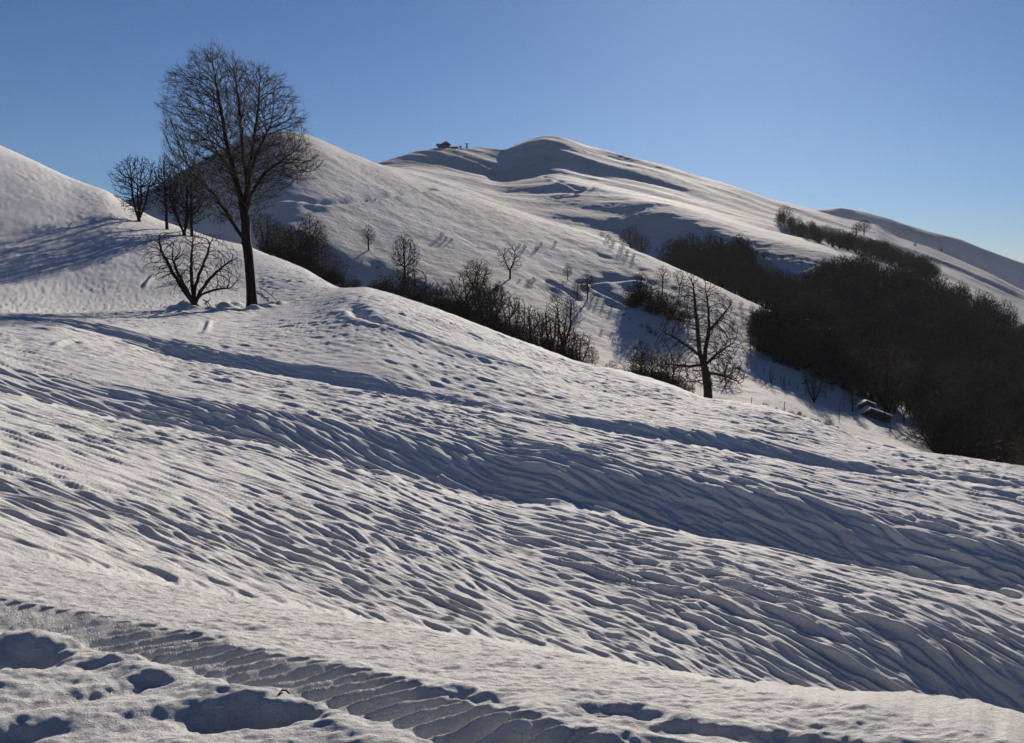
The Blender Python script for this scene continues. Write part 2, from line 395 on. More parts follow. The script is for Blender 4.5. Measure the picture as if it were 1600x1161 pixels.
# ---------------------------------------------------------------- materials
def mat(name):
    m = bpy.data.materials.new(name); m.use_nodes = True
    return m, m.node_tree, m.node_tree.nodes['Principled BSDF']
def snow_material():
    m, nt, p = mat('snow')
    tc = nt.nodes.new('ShaderNodeNewGeometry')
    n1 = nt.nodes.new('ShaderNodeTexNoise'); n1.inputs['Scale'].default_value = 1.3; n1.inputs['Detail'].default_value = 6
    n2 = nt.nodes.new('ShaderNodeTexNoise'); n2.inputs['Scale'].default_value = 11; n2.inputs['Detail'].default_value = 8; n2.inputs['Roughness'].default_value = .65
    n3 = nt.nodes.new('ShaderNodeTexNoise'); n3.inputs['Scale'].default_value = 130; n3.inputs['Detail'].default_value = 3; n3.inputs['Roughness'].default_value = .7
    for n in (n1, n2, n3): nt.links.new(tc.outputs['Position'], n.inputs['Vector'])
    cr = nt.nodes.new('ShaderNodeValToRGB')
    cr.color_ramp.elements[0].position = .25; cr.color_ramp.elements[0].color = (.60, .60, .605, 1)
    cr.color_ramp.elements[1].position = .75; cr.color_ramp.elements[1].color = (.70, .70, .70, 1)
    nt.links.new(n1.outputs['Fac'], cr.inputs['Fac'])
    nt.links.new(cr.outputs['Color'], p.inputs['Base Color'])
    p.inputs['Roughness'].default_value = .8
    p.inputs['IOR'].default_value = 1.31; p.inputs['Specular IOR Level'].default_value = .08
    b1 = nt.nodes.new('ShaderNodeBump'); b1.inputs['Strength'].default_value = 1; b1.inputs['Distance'].default_value = .045
    n4 = nt.nodes.new('ShaderNodeTexNoise'); n4.inputs['Scale'].default_value = 38; n4.inputs['Detail'].default_value = 5; n4.inputs['Roughness'].default_value = .7
    nt.links.new(tc.outputs['Position'], n4.inputs['Vector'])
    b4 = nt.nodes.new('ShaderNodeBump'); b4.inputs['Strength'].default_value = 1; b4.inputs['Distance'].default_value = .016
    nt.links.new(n4.outputs['Fac'], b4.inputs['Height'])
    b2 = nt.nodes.new('ShaderNodeBump'); b2.inputs['Strength'].default_value = 1; b2.inputs['Distance'].default_value = .006
    nt.links.new(n2.outputs['Fac'], b1.inputs['Height'])
    nt.links.new(n3.outputs['Fac'], b2.inputs['Height'])
    nt.links.new(b1.outputs['Normal'], b4.inputs['Normal'])
    nt.links.new(b4.outputs['Normal'], b2.inputs['Normal'])
    nt.links.new(b2.outputs['Normal'], p.inputs['Normal'])
    # ice crystals: every small cell is a facet with its own tilt
    vo = nt.nodes.new('ShaderNodeTexVoronoi'); vo.inputs['Scale'].default_value = 210
    nt.links.new(tc.outputs['Position'], vo.inputs['Vector'])
    s1 = nt.nodes.new('ShaderNodeVectorMath'); s1.operation = 'SUBTRACT'; s1.inputs[1].default_value = (.5, .5, .5)
    s2 = nt.nodes.new('ShaderNodeVectorMath'); s2.operation = 'SCALE'; s2.inputs['Scale'].default_value = 1.7
    s3 = nt.nodes.new('ShaderNodeVectorMath'); s3.operation = 'ADD'
    s4 = nt.nodes.new('ShaderNodeVectorMath'); s4.operation = 'NORMALIZE'
    nt.links.new(vo.outputs['Color'], s1.inputs[0]); nt.links.new(s1.outputs[0], s2.inputs[0])
    nt.links.new(s2.outputs[0], s3.inputs[0]); nt.links.new(b1.outputs['Normal'], s3.inputs[1]); nt.links.new(s3.outputs[0], s4.inputs[0])
    gl = nt.nodes.new('ShaderNodeBsdfGlossy'); gl.inputs['Roughness'].default_value = .09
    nt.links.new(s4.outputs[0], gl.inputs['Normal'])
    ln = nt.nodes.new('ShaderNodeVectorMath'); ln.operation = 'LENGTH'; nt.links.new(tc.outputs['Position'], ln.inputs[0])
    mr = nt.nodes.new('ShaderNodeMapRange'); mr.inputs['From Min'].default_value = 5; mr.inputs['From Max'].default_value = 11
    mr.inputs['To Min'].default_value = .0015; mr.inputs['To Max'].default_value = 0     # crystal glint faded out by distance so farther snow doesn't shine wet
    nt.links.new(ln.outputs['Value'], mr.inputs['Value'])
    mi = nt.nodes.new('ShaderNodeMixShader'); nt.links.new(mr.outputs[0], mi.inputs[0])
    nt.links.new(p.outputs[0], mi.inputs[1]); nt.links.new(gl.outputs[0], mi.inputs[2])
    nt.links.new(mi.outputs[0], nt.nodes['Material Output'].inputs['Surface'])
    return m
def far_snow_material():
    m, nt, p = mat('far_snow')
    tc = nt.nodes.new('ShaderNodeNewGeometry')
    n1 = nt.nodes.new('ShaderNodeTexNoise'); n1.inputs['Scale'].default_value = .03; n1.inputs['Detail'].default_value = 7
    n2 = nt.nodes.new('ShaderNodeTexNoise'); n2.inputs['Scale'].default_value = .55; n2.inputs['Detail'].default_value = 7; n2.inputs['Roughness'].default_value = .65
    n3 = nt.nodes.new('ShaderNodeTexNoise'); n3.inputs['Scale'].default_value = .8; n3.inputs['Detail'].default_value = 8; n3.inputs['Roughness'].default_value = .75
    for n in (n1, n2, n3): nt.links.new(tc.outputs['Position'], n.inputs['Vector'])
    cr = nt.nodes.new('ShaderNodeValToRGB')
    cr.color_ramp.elements[0].position = .3; cr.color_ramp.elements[0].color = (.42, .41, .40, 1)
    cr.color_ramp.elements[1].position = .65; cr.color_ramp.elements[1].color = (.58, .58, .585, 1)
    nt.links.new(n1.outputs['Fac'], cr.inputs['Fac'])
    # dry grass tips that poke through the thin snow
    gr = nt.nodes.new('ShaderNodeValToRGB')
    gr.color_ramp.elements[0].position = .55; gr.color_ramp.elements[0].color = (0, 0, 0, 1)
    gr.color_ramp.elements[1].position = .74; gr.color_ramp.elements[1].color = (.55, .55, .55, 1)
    nt.links.new(n3.outputs['Fac'], gr.inputs['Fac'])
    mx = nt.nodes.new('ShaderNodeMixRGB'); mx.inputs['Color2'].default_value = (.22, .17, .12, 1)
    nt.links.new(gr.outputs['Color'], mx.inputs['Fac'])
    nt.links.new(cr.outputs['Color'], mx.inputs['Color1'])
    nt.links.new(mx.outputs['Color'], p.inputs['Base Color'])
    p.inputs['Roughness'].default_value = .85
    p.inputs['IOR'].default_value = 1.31; p.inputs['Specular IOR Level'].default_value = .08
    b = nt.nodes.new('ShaderNodeBump'); b.inputs['Strength'].default_value = 1; b.inputs['Distance'].default_value = .45
    nt.links.new(n2.outputs['Fac'], b.inputs['Height'])
    nt.links.new(b.outputs['Normal'], p.inputs['Normal'])
    return m
SNOW = snow_material(); FSNOW = far_snow_material()

def grid_object(name, x, y, z, m):
    nr, nc = x.shape
    co = np.stack([x, y, z], -1).reshape(-1, 3).astype(np.float32)
    i = np.arange((nr - 1) * (nc - 1)); rr = i // (nc - 1); cc = i % (nc - 1)
    a = rr * nc + cc
    quads = np.stack([a, a + 1, a + nc + 1, a + nc], -1).astype(np.int32)
    me = bpy.data.meshes.new(name)
    me.vertices.add(len(co)); me.vertices.foreach_set('co', co.ravel())
    me.loops.add(quads.size); me.loops.foreach_set('vertex_index', quads.ravel())
    me.polygons.add(len(quads))
    me.polygons.foreach_set('loop_start', np.arange(0, quads.size, 4, dtype=np.int32))
    me.polygons.foreach_set('use_smooth', np.ones(len(quads), bool))
    me.update(calc_edges=True)
    me.materials.append(m)
    o = bpy.data.objects.new(name, me); SC.collection.objects.link(o)
    o['kind'] = 'structure'
    return o
def build_land(name, k0, k1, az, scale, m):
    fa = (az - AZ0) / (AZ1 - AZ0) * (NA - 1)
    Rc = np.stack([np.interp(fa, np.arange(NA), R[k]) for k in range(len(R))])
    rr = [Rc[k0][None]]
    for k in range(k0, k1):
        n = max(1, int(NROW[k + 1] * scale))
        u = (np.arange(n) + 1)[:, None] / n
        rr.append(Rc[k][None] * (1 - u) + Rc[k + 1][None] * u)
    rr = np.concatenate(rr, 0)
    A = np.broadcast_to(az[None], rr.shape)
    x = rr * np.sin(A); y = rr * np.cos(A)
    z = height(x.ravel(), y.ravel()).reshape(x.shape)
    return grid_object(name, x, y, z, m)
def columns(n_in, n_out):
    a0, a1 = math.radians(-30), math.radians(30)
    l = a0 - (a0 - AZ0) * np.linspace(1, 0, n_out, endpoint=False) ** 1.3
    r_ = a1 + (AZ1 - a1) * np.linspace(0, 1, n_out + 1)[1:] ** 1.3
    return np.concatenate([l, np.linspace(a0, a1, n_in), r_])
build_land('snow_field', 0, NEAR_K - 1, columns(960, 16), 1.0, SNOW)
build_land('snowy_hills', NEAR_K - 1, len(R) - 1, columns(540, 24), 0.72, FSNOW)
def plain():
    me = bpy.data.meshes.new('valley_ground')
    vs_, fs = [], []
    rs = [2000, 6000, 20000, 45000]; n = 48
    for r in rs:
        for i in range(n): vs_.append((r * math.cos(2*math.pi*i/n), r * math.sin(2*math.pi*i/n), -420))
    vs_.append((0, 0, -420))
    for j in range(len(rs) - 1):
        for i in range(n): fs.append((j*n+i, (j+1)*n+i, (j+1)*n+(i+1)%n, j*n+(i+1)%n))
    for i in range(n): fs.append((len(vs_) - 1, i, (i + 1) % n))
    me.from_pydata(vs_, [], fs); me.materials.append(FSNOW)
    o = bpy.data.objects.new('valley_ground', me); SC.collection.objects.link(o); o['kind'] = 'structure'
plain()

# near ground behind and beside the camera

if 0:
    for px in (0,200,400,600,800,1000,1100,1200,1300,1400,1500,1600):
        a_,_=direction(px,500); i=int((a_-AZ0)/(AZ1-AZ0)*(NA-1))
        print('SL',px,' '.join('%.0f:%.2f'%(R[k+1,i],dseg[k,i]) for k in range(len(dseg))))

# ---------------------------------------------------------------- bare trees
def bark_material(name, col, col2):
    m, nt, p = mat(name)
    tc = nt.nodes.new('ShaderNodeTexCoord')
    n = nt.nodes.new('ShaderNodeTexNoise'); n.inputs['Scale'].default_value = 6; n.inputs['Detail'].default_value = 6
    mp = nt.nodes.new('ShaderNodeMapping'); mp.inputs['Scale'].default_value = (1, 1, .25)
    nt.links.new(tc.outputs['Object'], mp.inputs['Vector']); nt.links.new(mp.outputs[0], n.inputs['Vector'])
    cr = nt.nodes.new('ShaderNodeValToRGB')
    cr.color_ramp.elements[0].position = .35; cr.color_ramp.elements[0].color = (*col, 1)
    cr.color_ramp.elements[1].position = .7; cr.color_ramp.elements[1].color = (*col2, 1)
    nt.links.new(n.outputs['Fac'], cr.inputs['Fac'])
    oi = nt.nodes.new('ShaderNodeObjectInfo'); mr = nt.nodes.new('ShaderNodeMapRange')
    mr.inputs['To Min'].default_value = .25; mr.inputs['To Max'].default_value = .9
    nt.links.new(oi.outputs['Random'], mr.inputs['Value'])
    vm = nt.nodes.new('ShaderNodeVectorMath'); vm.operation = 'SCALE'
    nt.links.new(cr.outputs[0], vm.inputs[0]); nt.links.new(mr.outputs[0], vm.inputs['Scale'])
    nt.links.new(vm.outputs[0], p.inputs['Base Color'])
    b = nt.nodes.new('ShaderNodeBump'); b.inputs['Strength'].default_value = .8; b.inputs['Distance'].default_value = .03
    nt.links.new(n.outputs['Fac'], b.inputs['Height']); nt.links.new(b.outputs[0], p.inputs['Normal'])
    p.inputs['Roughness'].default_value = .9; p.inputs['Specular IOR Level'].default_value = .2
    return m
BARK = bark_material('grey_bark', (.022, .018, .016), (.05, .042, .037))
TWIG = bark_material('twig_bark', (.035, .026, .021), (.065, .05, .04))
BRUSH = bark_material('brush_bark', (.045, .030, .022), (.085, .058, .042))

def grow(seeds, att, step, kill, infl, up=0.0, iters=140, seed=1):
    """space colonisation: returns nodes, parents"""
    rnd = random.Random(seed)
    nodes, par = [], []
    for pts, at in seeds:
        prev = at
        last = None
        for i, q in enumerate(pts):
            q = Vector(q)
            if last is not None:
                n = max(1, int((q - last).length / step))
                for j in range(1, n + 1):
                    nodes.append(last.lerp(q, j / n)); par.append(prev); prev = len(nodes) - 1
            elif at is None:
                nodes.append(q); par.append(-1); prev = 0
            else:
                best = min(range(len(nodes)), key=lambda k: (nodes[k] - q).length_squared)
                prev = best; q = nodes[best].copy()
            last = q
    att = [Vector(a) for a in att]
    nkids = {}
    newest = list(range(len(nodes)))
    near_i = [None] * len(att); near_d = [1e9] * len(att)
    alive = list(range(len(att)))
    for it in range(iters):
        kd = kdtree.KDTree(len(newest))
        for i in newest: kd.insert(nodes[i], i)
        kd.balance()
        pull = {}
        still = []
        for a in alive:
            co, i, d = kd.find(att[a])
            if d < near_d[a]: near_d[a] = d; near_i[a] = i
            if near_d[a] < kill: continue
            still.append(a)
            if near_d[a] < infl:
                v = (att[a] - nodes[near_i[a]]).normalized()
                k = near_i[a]
                if k in pull: pull[k] += v
                else: pull[k] = v
        alive = still
        newest = []
        for k, v in pull.items():
            if nkids.get(k, 0) >= 6: continue
            jt = .09 + .22 * nkids.get(k, 0)
            v = v.normalized() + Vector((0, 0, up)) + Vector((rnd.gauss(0, jt), rnd.gauss(0, jt), rnd.gauss(0, jt)))
            if par[k] >= 0: v += (nodes[k] - nodes[par[k]]).normalized() * .75
            v.normalize()
            nodes.append(nodes[k] + v * step); par.append(k); newest.append(len(nodes) - 1)
            nkids[k] = nkids.get(k, 0) + 1
        if not newest: break
    kid = [[] for _ in nodes]
    for i, q in enumerate(par):
        if q >= 0: kid[q].append(i)
    nseed = sum(1 for i in range(len(nodes)) if par[i] < 0)
    for _ in range(3):
        new = list(nodes)
        for i in range(1, len(nodes)):
            if par[i] < 0 or not kid[i]: continue
            m = sum((nodes[k] for k in kid[i]), Vector()) / len(kid[i])
            new[i] = nodes[i] * .5 + (nodes[par[i]] + m) * .25
        nodes = new
    return nodes, par

class TB:
    def __init__(s): s.v = []; s.f = []
    def ring(s, c, d, r, n):
        d = d.normalized()
        a = d.cross(Vector((.31, .95, .05))); 
        if a.length < .05: a = d.cross(Vector((1, 0, 0)))
        a.normalize(); b = d.cross(a)
        i0 = len(s.v)
        for k in range(n):
            t = 2 * math.pi * k / n
            s.v.append(tuple(c + a * (r * math.cos(t)) + b * (r * math.sin(t))))
        return i0
    def link(s, i, j, n):
        for k in range(n): s.f.append((i + k, i + (k + 1) % n, j + (k + 1) % n, j + k))
    def tip(s, i, n, p):
        s.v.append(tuple(p)); q = len(s.v) - 1
        for k in range(n): s.f.append((i + k, i + (k + 1) % n, q))
    def tube(s, pts, rad, n):
        pr = None
        for k, p in enumerate(pts):
            d = pts[min(k + 1, len(pts) - 1)] - pts[max(k - 1, 0)]
            i = s.ring(p, d, rad[k], n)
            if pr is not None: s.link(pr, i, n)
            pr = i
        s.tip(pr, n, pts[-1] + (pts[-1] - pts[-2]).normalized() * rad[-1] * 1.5)
    def mesh(s, name, m, smooth=True):
        me = bpy.data.meshes.new(name); me.from_pydata(s.v, [], s.f); me.materials.append(m)
        if smooth: me.polygons.foreach_set('use_smooth', [True] * len(me.polygons))
        me.update()
        return me

def tree_meshes(name, seeds, att, step, kill, infl, up, root_r, tip_r, twig_len, twig_r, twigs, split, seed=1, flare=1.5, mats=None, simple=False, crownpull=.6):
    nodes, par = grow(seeds, att, step, kill, infl, up, seed=seed)
    n = len(nodes)
    kids = [[] for _ in range(n)]
    for i, p in enumerate(par):
        if p >= 0: kids[p].append(i)
    order = list(range(n))       # parents always come before children
    def radii(e):
        acc = [0.0] * n; r = [0.0] * n
        for i in reversed(order):
            r[i] = (acc[i] if acc[i] > 0 else tip_r ** e) ** (1 / e)
            if par[i] >= 0: acc[par[i]] += r[i] ** e
        return r
    lo, hi = 1.2, 6.0
    for _ in range(22):
        mid = (lo + hi) / 2
        if radii(mid)[0] > root_r: lo = mid
        else: hi = mid
    r = radii((lo + hi) / 2)
    rnd = random.Random(seed + 5)
    tr, cr = TB(), TB()
    big = max(range(n), key=lambda i: r[i])
    done = [False] * n
    # chains: follow the thickest child
    starts = [(i, None) for i in range(n) if par[i] < 0]
    while starts:
        i, frm = starts.pop()
        chain = [] if frm is None else [frm]
        cur = i
        while True:
            chain.append(cur)
            ks = sorted(kids[cur], key=lambda k: -r[k])
            for k in ks[1:]: starts.append((k, cur))
            if not ks: break
            cur = ks[0]
        if len(chain) < 2: continue
        seg = 0
        while seg < len(chain) - 1:
            j = seg
            def cls(k): return 2 if r[k] > split else (1 if r[k] > split * .35 else 0)
            c0 = cls(chain[seg + 1])
            while j < len(chain) - 1 and cls(chain[j + 1]) == c0: j += 1
            part = chain[seg:j + 1]
            sub = part if (c0 == 2 or not simple) else part[::2] + ([part[-1]] if (len(part) - 1) % 2 else [])
            pts = [nodes[k] for k in sub]
            rad = [r[k] if k != frm else min(r[k], r[chain[1]] * 1.15) for k in sub]
            if c0 == 2 and frm is None and seg == 0:
                for q in range(len(rad)):
                    hgt = (pts[q] - pts[0]).length
                    rad[q] *= 1 + (flare - 1) * math.exp(-hgt / (root_r * 2.0))
            nn = {2: 8 if not simple else 6, 1: 5 if not simple else 4, 0: 3}[c0]
            if len(pts) > 1: (tr if c0 == 2 else cr).tube(pts, rad, nn)
            seg = j
    zc = sum(v.z for v in nodes) / n
    for i in range(n):
        if par[i] < 0 or r[i] > split * .45: continue
        d0 = (nodes[i] - nodes[par[i]]).normalized()
        k = twigs if not kids[i] else (twigs - 1 if rnd.random() < .6 else 0)
        for _ in range(k):
            d = d0 * .95 + Vector((rnd.gauss(0, .42), rnd.gauss(0, .42), rnd.gauss(.2, .36)))
            d.normalize()
            L = twig_len * rnd.uniform(.5, 1.2)
            p0 = nodes[i]; p1 = p0 + d * L * .5; d2 = (d + Vector((0, 0, up * .5 + .12)) + Vector((rnd.gauss(0, .15), rnd.gauss(0, .15), 0))).normalized()
            p2 = p1 + d2 * L * .5
            a = cr.ring(p0, d, twig_r, 3); b = cr.ring(p1, d2, twig_r * .75, 3)
            cr.link(a, b, 3); cr.tip(b, 3, p2)
    mb = mats or (BARK, TWIG)
    return tr.mesh(name + '_trunk', mb[0]), cr.mesh(name + '_crown', mb[1])

def envelope(table, count, rnd, shell=.35, depth=.9):
    """points inside a solid whose left and right edges are (height, left, right)"""
    T = sorted(table)
    hs = [t[0] for t in T]
    out = []
    wmax = max(t[2] - t[1] for t in T)
    while len(out) < count:
        h = rnd.uniform(hs[0], hs[-1])
        l = np.interp(h, hs, [t[1] for t in T]); q = np.interp(h, hs, [t[2] for t in T])
        hw = (q - l) / 2
        if rnd.random() > hw / (wmax / 2): continue
        a = rnd.uniform(0, 2 * math.pi); rr = math.sqrt(rnd.random())
        if rnd.random() < shell: rr = rnd.uniform(.85, 1)
        out.append(((l + q) / 2 + hw * rr * math.cos(a), hw * depth * rr * math.sin(a), h))
    return out

def new_empty(name, loc, label, cat, group=None, rz=0.0):
    o = bpy.data.objects.new(name, None); SC.collection.objects.link(o)
    o.location = loc; o.rotation_euler = (0, 0, rz)
    o.empty_display_size = .2
    o['label'] = label; o['category'] = cat
    if group: o['group'] = group
    return o
def part(name, me, parent, label=None):
    o = bpy.data.objects.new(name, me); SC.collection.objects.link(o); o.parent = parent
    if label: o['label'] = label
    return o
def hit(px, py, rmin=1.0, rmax=1700.0):
    """where the sight line of a point of the photograph meets the land beyond rmin"""
    az, t = direction(px, py); az = float(az); t = float(t)
    rr = np.geomspace(rmin, rmax, 3000)
    e = base_height(rr * math.sin(az), rr * math.cos(az)) / rr - t
    below = e < 0
    k0 = np.argmax(below)              # first place where the sight line is above the land
    if not below.any(): return None
    k = np.argmax(e[k0:] >= 0)
    if e[k0 + k] < 0: return None
    r = rr[k0 + k]
    x, y = r * math.sin(az), r * math.cos(az)
    return x, y, float(height(x, y)[0]), r
def at(px, r):
    az, _ = direction(px, 500); az = float(az)
    x, y = r * math.sin(az), r * math.cos(az)
    return x, y, float(height(x, y)[0]), r

# --- the large beech on the left
def place_tree(trunk, crown, x, y, z, s, label, cat='tree', group=None, rz=0.0, name='bare_tree', sx=1.0):
    t = new_empty(name, (x, y, z - .03 * s), label, cat, group, rz)
    t.scale = (s * sx, s * sx, s)
    part('trunk', trunk, t); part('crown', crown, t)
    return t

def px_tree(base, r, table, limbs):
    """turn photograph measurements of one tree into metres about its base"""
    k = r / F
    tb = [((base[1] - y) * k, (l - base[0]) * k, (q - base[0]) * k) for y, l, q in table]
    lm = [([((x - base[0]) * k, d * k, (base[1] - y) * k) for x, y, d in pts], a) for pts, a in limbs]
    return tb, lm

rnd = random.Random(11)
bx, by_, bz, br = at(395, 63.0)
kpx = 478.0
tb, lm = px_tree((395, 478), br, [(90,342,362),(99,328,372),(108,315,390),(118,306,403),(127,300,436),(135,284,452),(150,281,460),(175,275,471),(200,272,480),(225,272,486),(248,275,498),(262,275,505),(278,292,488),(295,305,450),(312,318,430),(330,330,415),(345,345,400)],
    [([(395,482,0),(394,440,0),(392,400,0),(388,350,0),(387,325,0)], None),
     ([(387,325,0),(381,285,-8),(370,235,-14),(360,180,-10),(350,130,0)], 1),
     ([(387,325,0),(391,280,8),(398,230,14),(408,180,12),(415,140,0)], 1),
     ([(390,285,4),(388,230,-4),(384,175,4),(378,125,0)], 1),
     ([(389,368,0),(374,352,0),(358,325,5),(335,295,10),(305,268,14)], 1),
     ([(387,330,0),(400,300,-10),(425,272,-22),(460,250,-30)], 1),
     ([(383,300,0),(360,262,25),(330,225,45)], 1),
     ([(390,300,0),(412,255,-28),(440,205,-40)], 1)])
att = envelope(tb, 10500, rnd, .05, .85)
bt, bc = tree_meshes('beech', lm, att, .28, .34, 2.4, .50, .31, .0105, .66, .009, 4, .07, seed=3, flare=1.9)
place_tree(bt, bc, bx, by_, bz, 1.0, 'tallest bare beech, straight trunk and broad egg shaped crown, on the crest at left', name='beech_tree')

# --- the low many-stemmed tree beside it
mx_, my_, mz_, mr_ = at(306, 61.0)
tb, lm = px_tree((306, 473), mr_, [(352,262,300),(360,248,345),(375,236,362),(395,230,375),(415,240,378),(435,262,375),(445,280,365)],
    [([(306,476,0),(305,462,0)], None),
     ([(305,462,0),(292,440,-4),(276,412,-6),(262,385,-5),(254,360,0)], 1),
     ([(305,462,0),(299,430,8),(299,395,10),(303,365,8)], 1),
     ([(305,462,0),(306,440,-3),(318,412,-8),(330,385,-10),(338,362,-10)], 1),
     ([(305,462,0),(312,442,5),(328,420,10),(348,402,12),(368,390,12)], 1),
     ([(305,462,0),(314,447,-6),(335,440,-8),(362,436,-8)], 1),
     ([(305,462,0),(300,440,-14),(290,415,-22),(285,395,-26)], 1)])
att = envelope(tb, 1500, rnd, .1, .8)
mt_, mc_ = tree_meshes('manystem', lm, att, .2, .26, 2.0, .12, .26, .013, .4, .010, 2, .04, seed=8, flare=1.25)
place_tree(mt_, mc_, mx_, my_, mz_, 1.0, 'low bare tree, many stems fanning from one stump, just left of the tall beech', name='coppiced_tree')

# --- the forked tree standing just behind the ridge
fx_, fy_, fz_, fr_ = at(1110, 104.0)
zt = float(direction(1110, 628)[1]) * fr_
az_, tt_ = direction(1108, 430)
tb, lm = px_tree((1110, 628), fr_, [(430,1072,1092),(445,1060,1115),(465,1048,1135),(490,1040,1150),(515,1028,1160),(540,1022,1165),(565,1026,1166),(590,1040,1170),(605,1060,1165)],
    [([(1110,640,0),(1108,600,0),(1103,575,0)], None),
     ([(1103,575,0),(1094,552,-3),(1090,520,-6),(1086,485,-4),(1083,450,0)], 1),
     ([(1103,575,0),(1104,545,4),(1110,515,6),(1108,485,6),(1102,455,4)], 1),
     ([(1096,555,0),(1075,540,8),(1050,525,14),(1028,515,18)], 1),
     ([(1100,570,0),(1078,572,-6),(1050,570,-10)], 1),
     ([(1105,572,0),(1122,555,8),(1145,540,12)], 1),
     ([(1106,585,0),(1128,585,-8),(1150,595,-10)], 1),
     ([(1110,520,0),(1125,495,-10),(1140,475,-14)], 1)])
att = envelope(tb, 2400, rnd, .08, .8)
ft_, fc_ = tree_meshes('forked', lm, att, .3, .40, 2.8, .06, .46, .024, .7, .018, 3, .07, seed=21, flare=1.3)
o = place_tree(ft_, fc_, fx_, fy_, fz_, 1.0, 'large bare tree forking into two thick upright limbs, behind the ridge right of centre', name='forked_tree')
o.location.z = zt

# --- stock trees of unit height for all the smaller ones
def stock(name, table, stems, count, step, kill, seed, root_r, tip_r, tl, tw, twigs=2, up=.15, split=.012, mats=None, depth=.95):
    r_ = random.Random(seed)
    a = envelope(table, count, r_, .06, depth)
    return tree_meshes(name, stems, a, step, kill, .5, up, root_r, tip_r, tl, tw, twigs, split, seed=seed, flare=1.3, mats=mats, simple=True)
def straight(top=.45, lean=0.0): return [([(0,0,-.03),(lean*.3,0,top*.4),(lean,0,top)], None)]
S_ROUND = stock('round', [(.2,-.1,.1),(.3,-.32,.32),(.5,-.42,.42),(.75,-.38,.38),(.92,-.2,.2),(1,-.05,.05)], straight(.4), 900, .032, .04, 31, .030, .0032, .075, .0028)
S_TALL = stock('tall', [(.2,-.06,.08),(.35,-.2,.2),(.6,-.27,.25),(.8,-.2,.22),(1,-.04,.04)], straight(.6, .02), 800, .032, .04, 32, .026, .0032, .075, .0028, up=.25)
S_OPEN = stock('open', [(.25,-.2,.15),(.4,-.38,.3),(.6,-.42,.4),(.8,-.3,.36),(1,-.1,.12)], straight(.3) + [([(0,0,.3),(-.1,.03,.5),(-.16,0,.7)], 1), ([(0,0,.28),(.1,-.03,.45),(.18,0,.62)], 1)], 520, .035, .055, 33, .028, .0035, .09, .0028)
S_FAN = stock('fan', [(.12,-.15,.15),(.3,-.4,.4),(.6,-.55,.55),(.85,-.48,.48),(1,-.2,.2)],
              [([(0,0,-.03),(0,0,.04)], None), ([(0,0,.04),(-.15,.05,.3),(-.28,.1,.6)], 1), ([(0,0,.04),(-.03,-.08,.35),(-.05,-.1,.7)], 1), ([(0,0,.04),(.1,.1,.3),(.12,.2,.6)], 1), ([(0,0,.04),(.2,-.02,.3),(.34,-.05,.55)], 1)],
              1000, .035, .042, 34, .04, .003, .09, .0025)
S_BUSH = stock('bush', [(.0,-.15,.15),(.15,-.5,.5),(.5,-.62,.62),(.8,-.45,.45),(1,-.15,.15)],
               [([(0,0,-.03),(0,0,.04)], None), ([(0,0,.04),(-.25,.05,.3),(-.4,.1,.5)], 1), ([(0,0,.04),(0,-.1,.5)], 1), ([(0,0,.04),(.25,.1,.35),(.4,0,.5)], 1)],
               420, .055, .08, 35, .035, .005, .14, .0048, 3, .1, .02, mats=(BRUSH, BRUSH))
S_POLEY = stock('sapling', [(.1,-.05,.05),(.3,-.14,.14),(.7,-.16,.16),(1,-.03,.03)],
               [([(0,0,-.03),(0,0,.05)], None), ([(0,0,.05),(-.08,0,.45),(-.12,0,.8)], 1), ([(0,0,.05),(.03,.05,.5),(.04,.06,.9)], 1), ([(0,0,.05),(.1,-.03,.4),(.16,-.04,.7)], 1)],
               200, .05, .06, 36, .018, .0025, .12, .0022, 2, .35, .008)
STOCK = dict(round=S_ROUND, tall=S_TALL, open=S_OPEN, fan=S_FAN, bush=S_BUSH, pole=S_POLEY)

def put(kind, px, py, hpx, label, cat='tree', group=None, rmin=95.0, name=None, sx=1.0, r=None, rz=None):
    if r is None:
        q = hit(px, py, rmin)
        if q is None: print('MISS', px, py, label); return None
    else: q = at(px, r)
    x, y, z, rr = q
    s = hpx / F * rr
    tr, cr = STOCK[kind]
    return place_tree(tr, cr, x, y, z, s, label, cat, group, rnd.uniform(0, 6.28) if rz is None else rz, name or 'bare_tree', sx)

# three trees on the left slope
put('fan', 217, 346, 92, 'bushy bare tree leftmost on the slope, its crown against the sky', rmin=62, name='bare_tree', sx=.78)
put('tall', 261, 358, 108, 'slim dark tree standing between the leftmost bushy tree and the thick clump', rmin=62, sx=.8)
put('fan', 288, 368, 112, 'dark many branched tree behind the coppiced tree, third from the left', rmin=62, sx=.62)
put('round', 300, 369, 92, 'dark dense tree on the left slope, overlapped by the left side of the beech crown', rmin=62, sx=.9)
put('bush', 283, 440, 13, 'low dark tuft in the snow left of the coppiced tree stems', 'shrub', rmin=48, name='shrub')
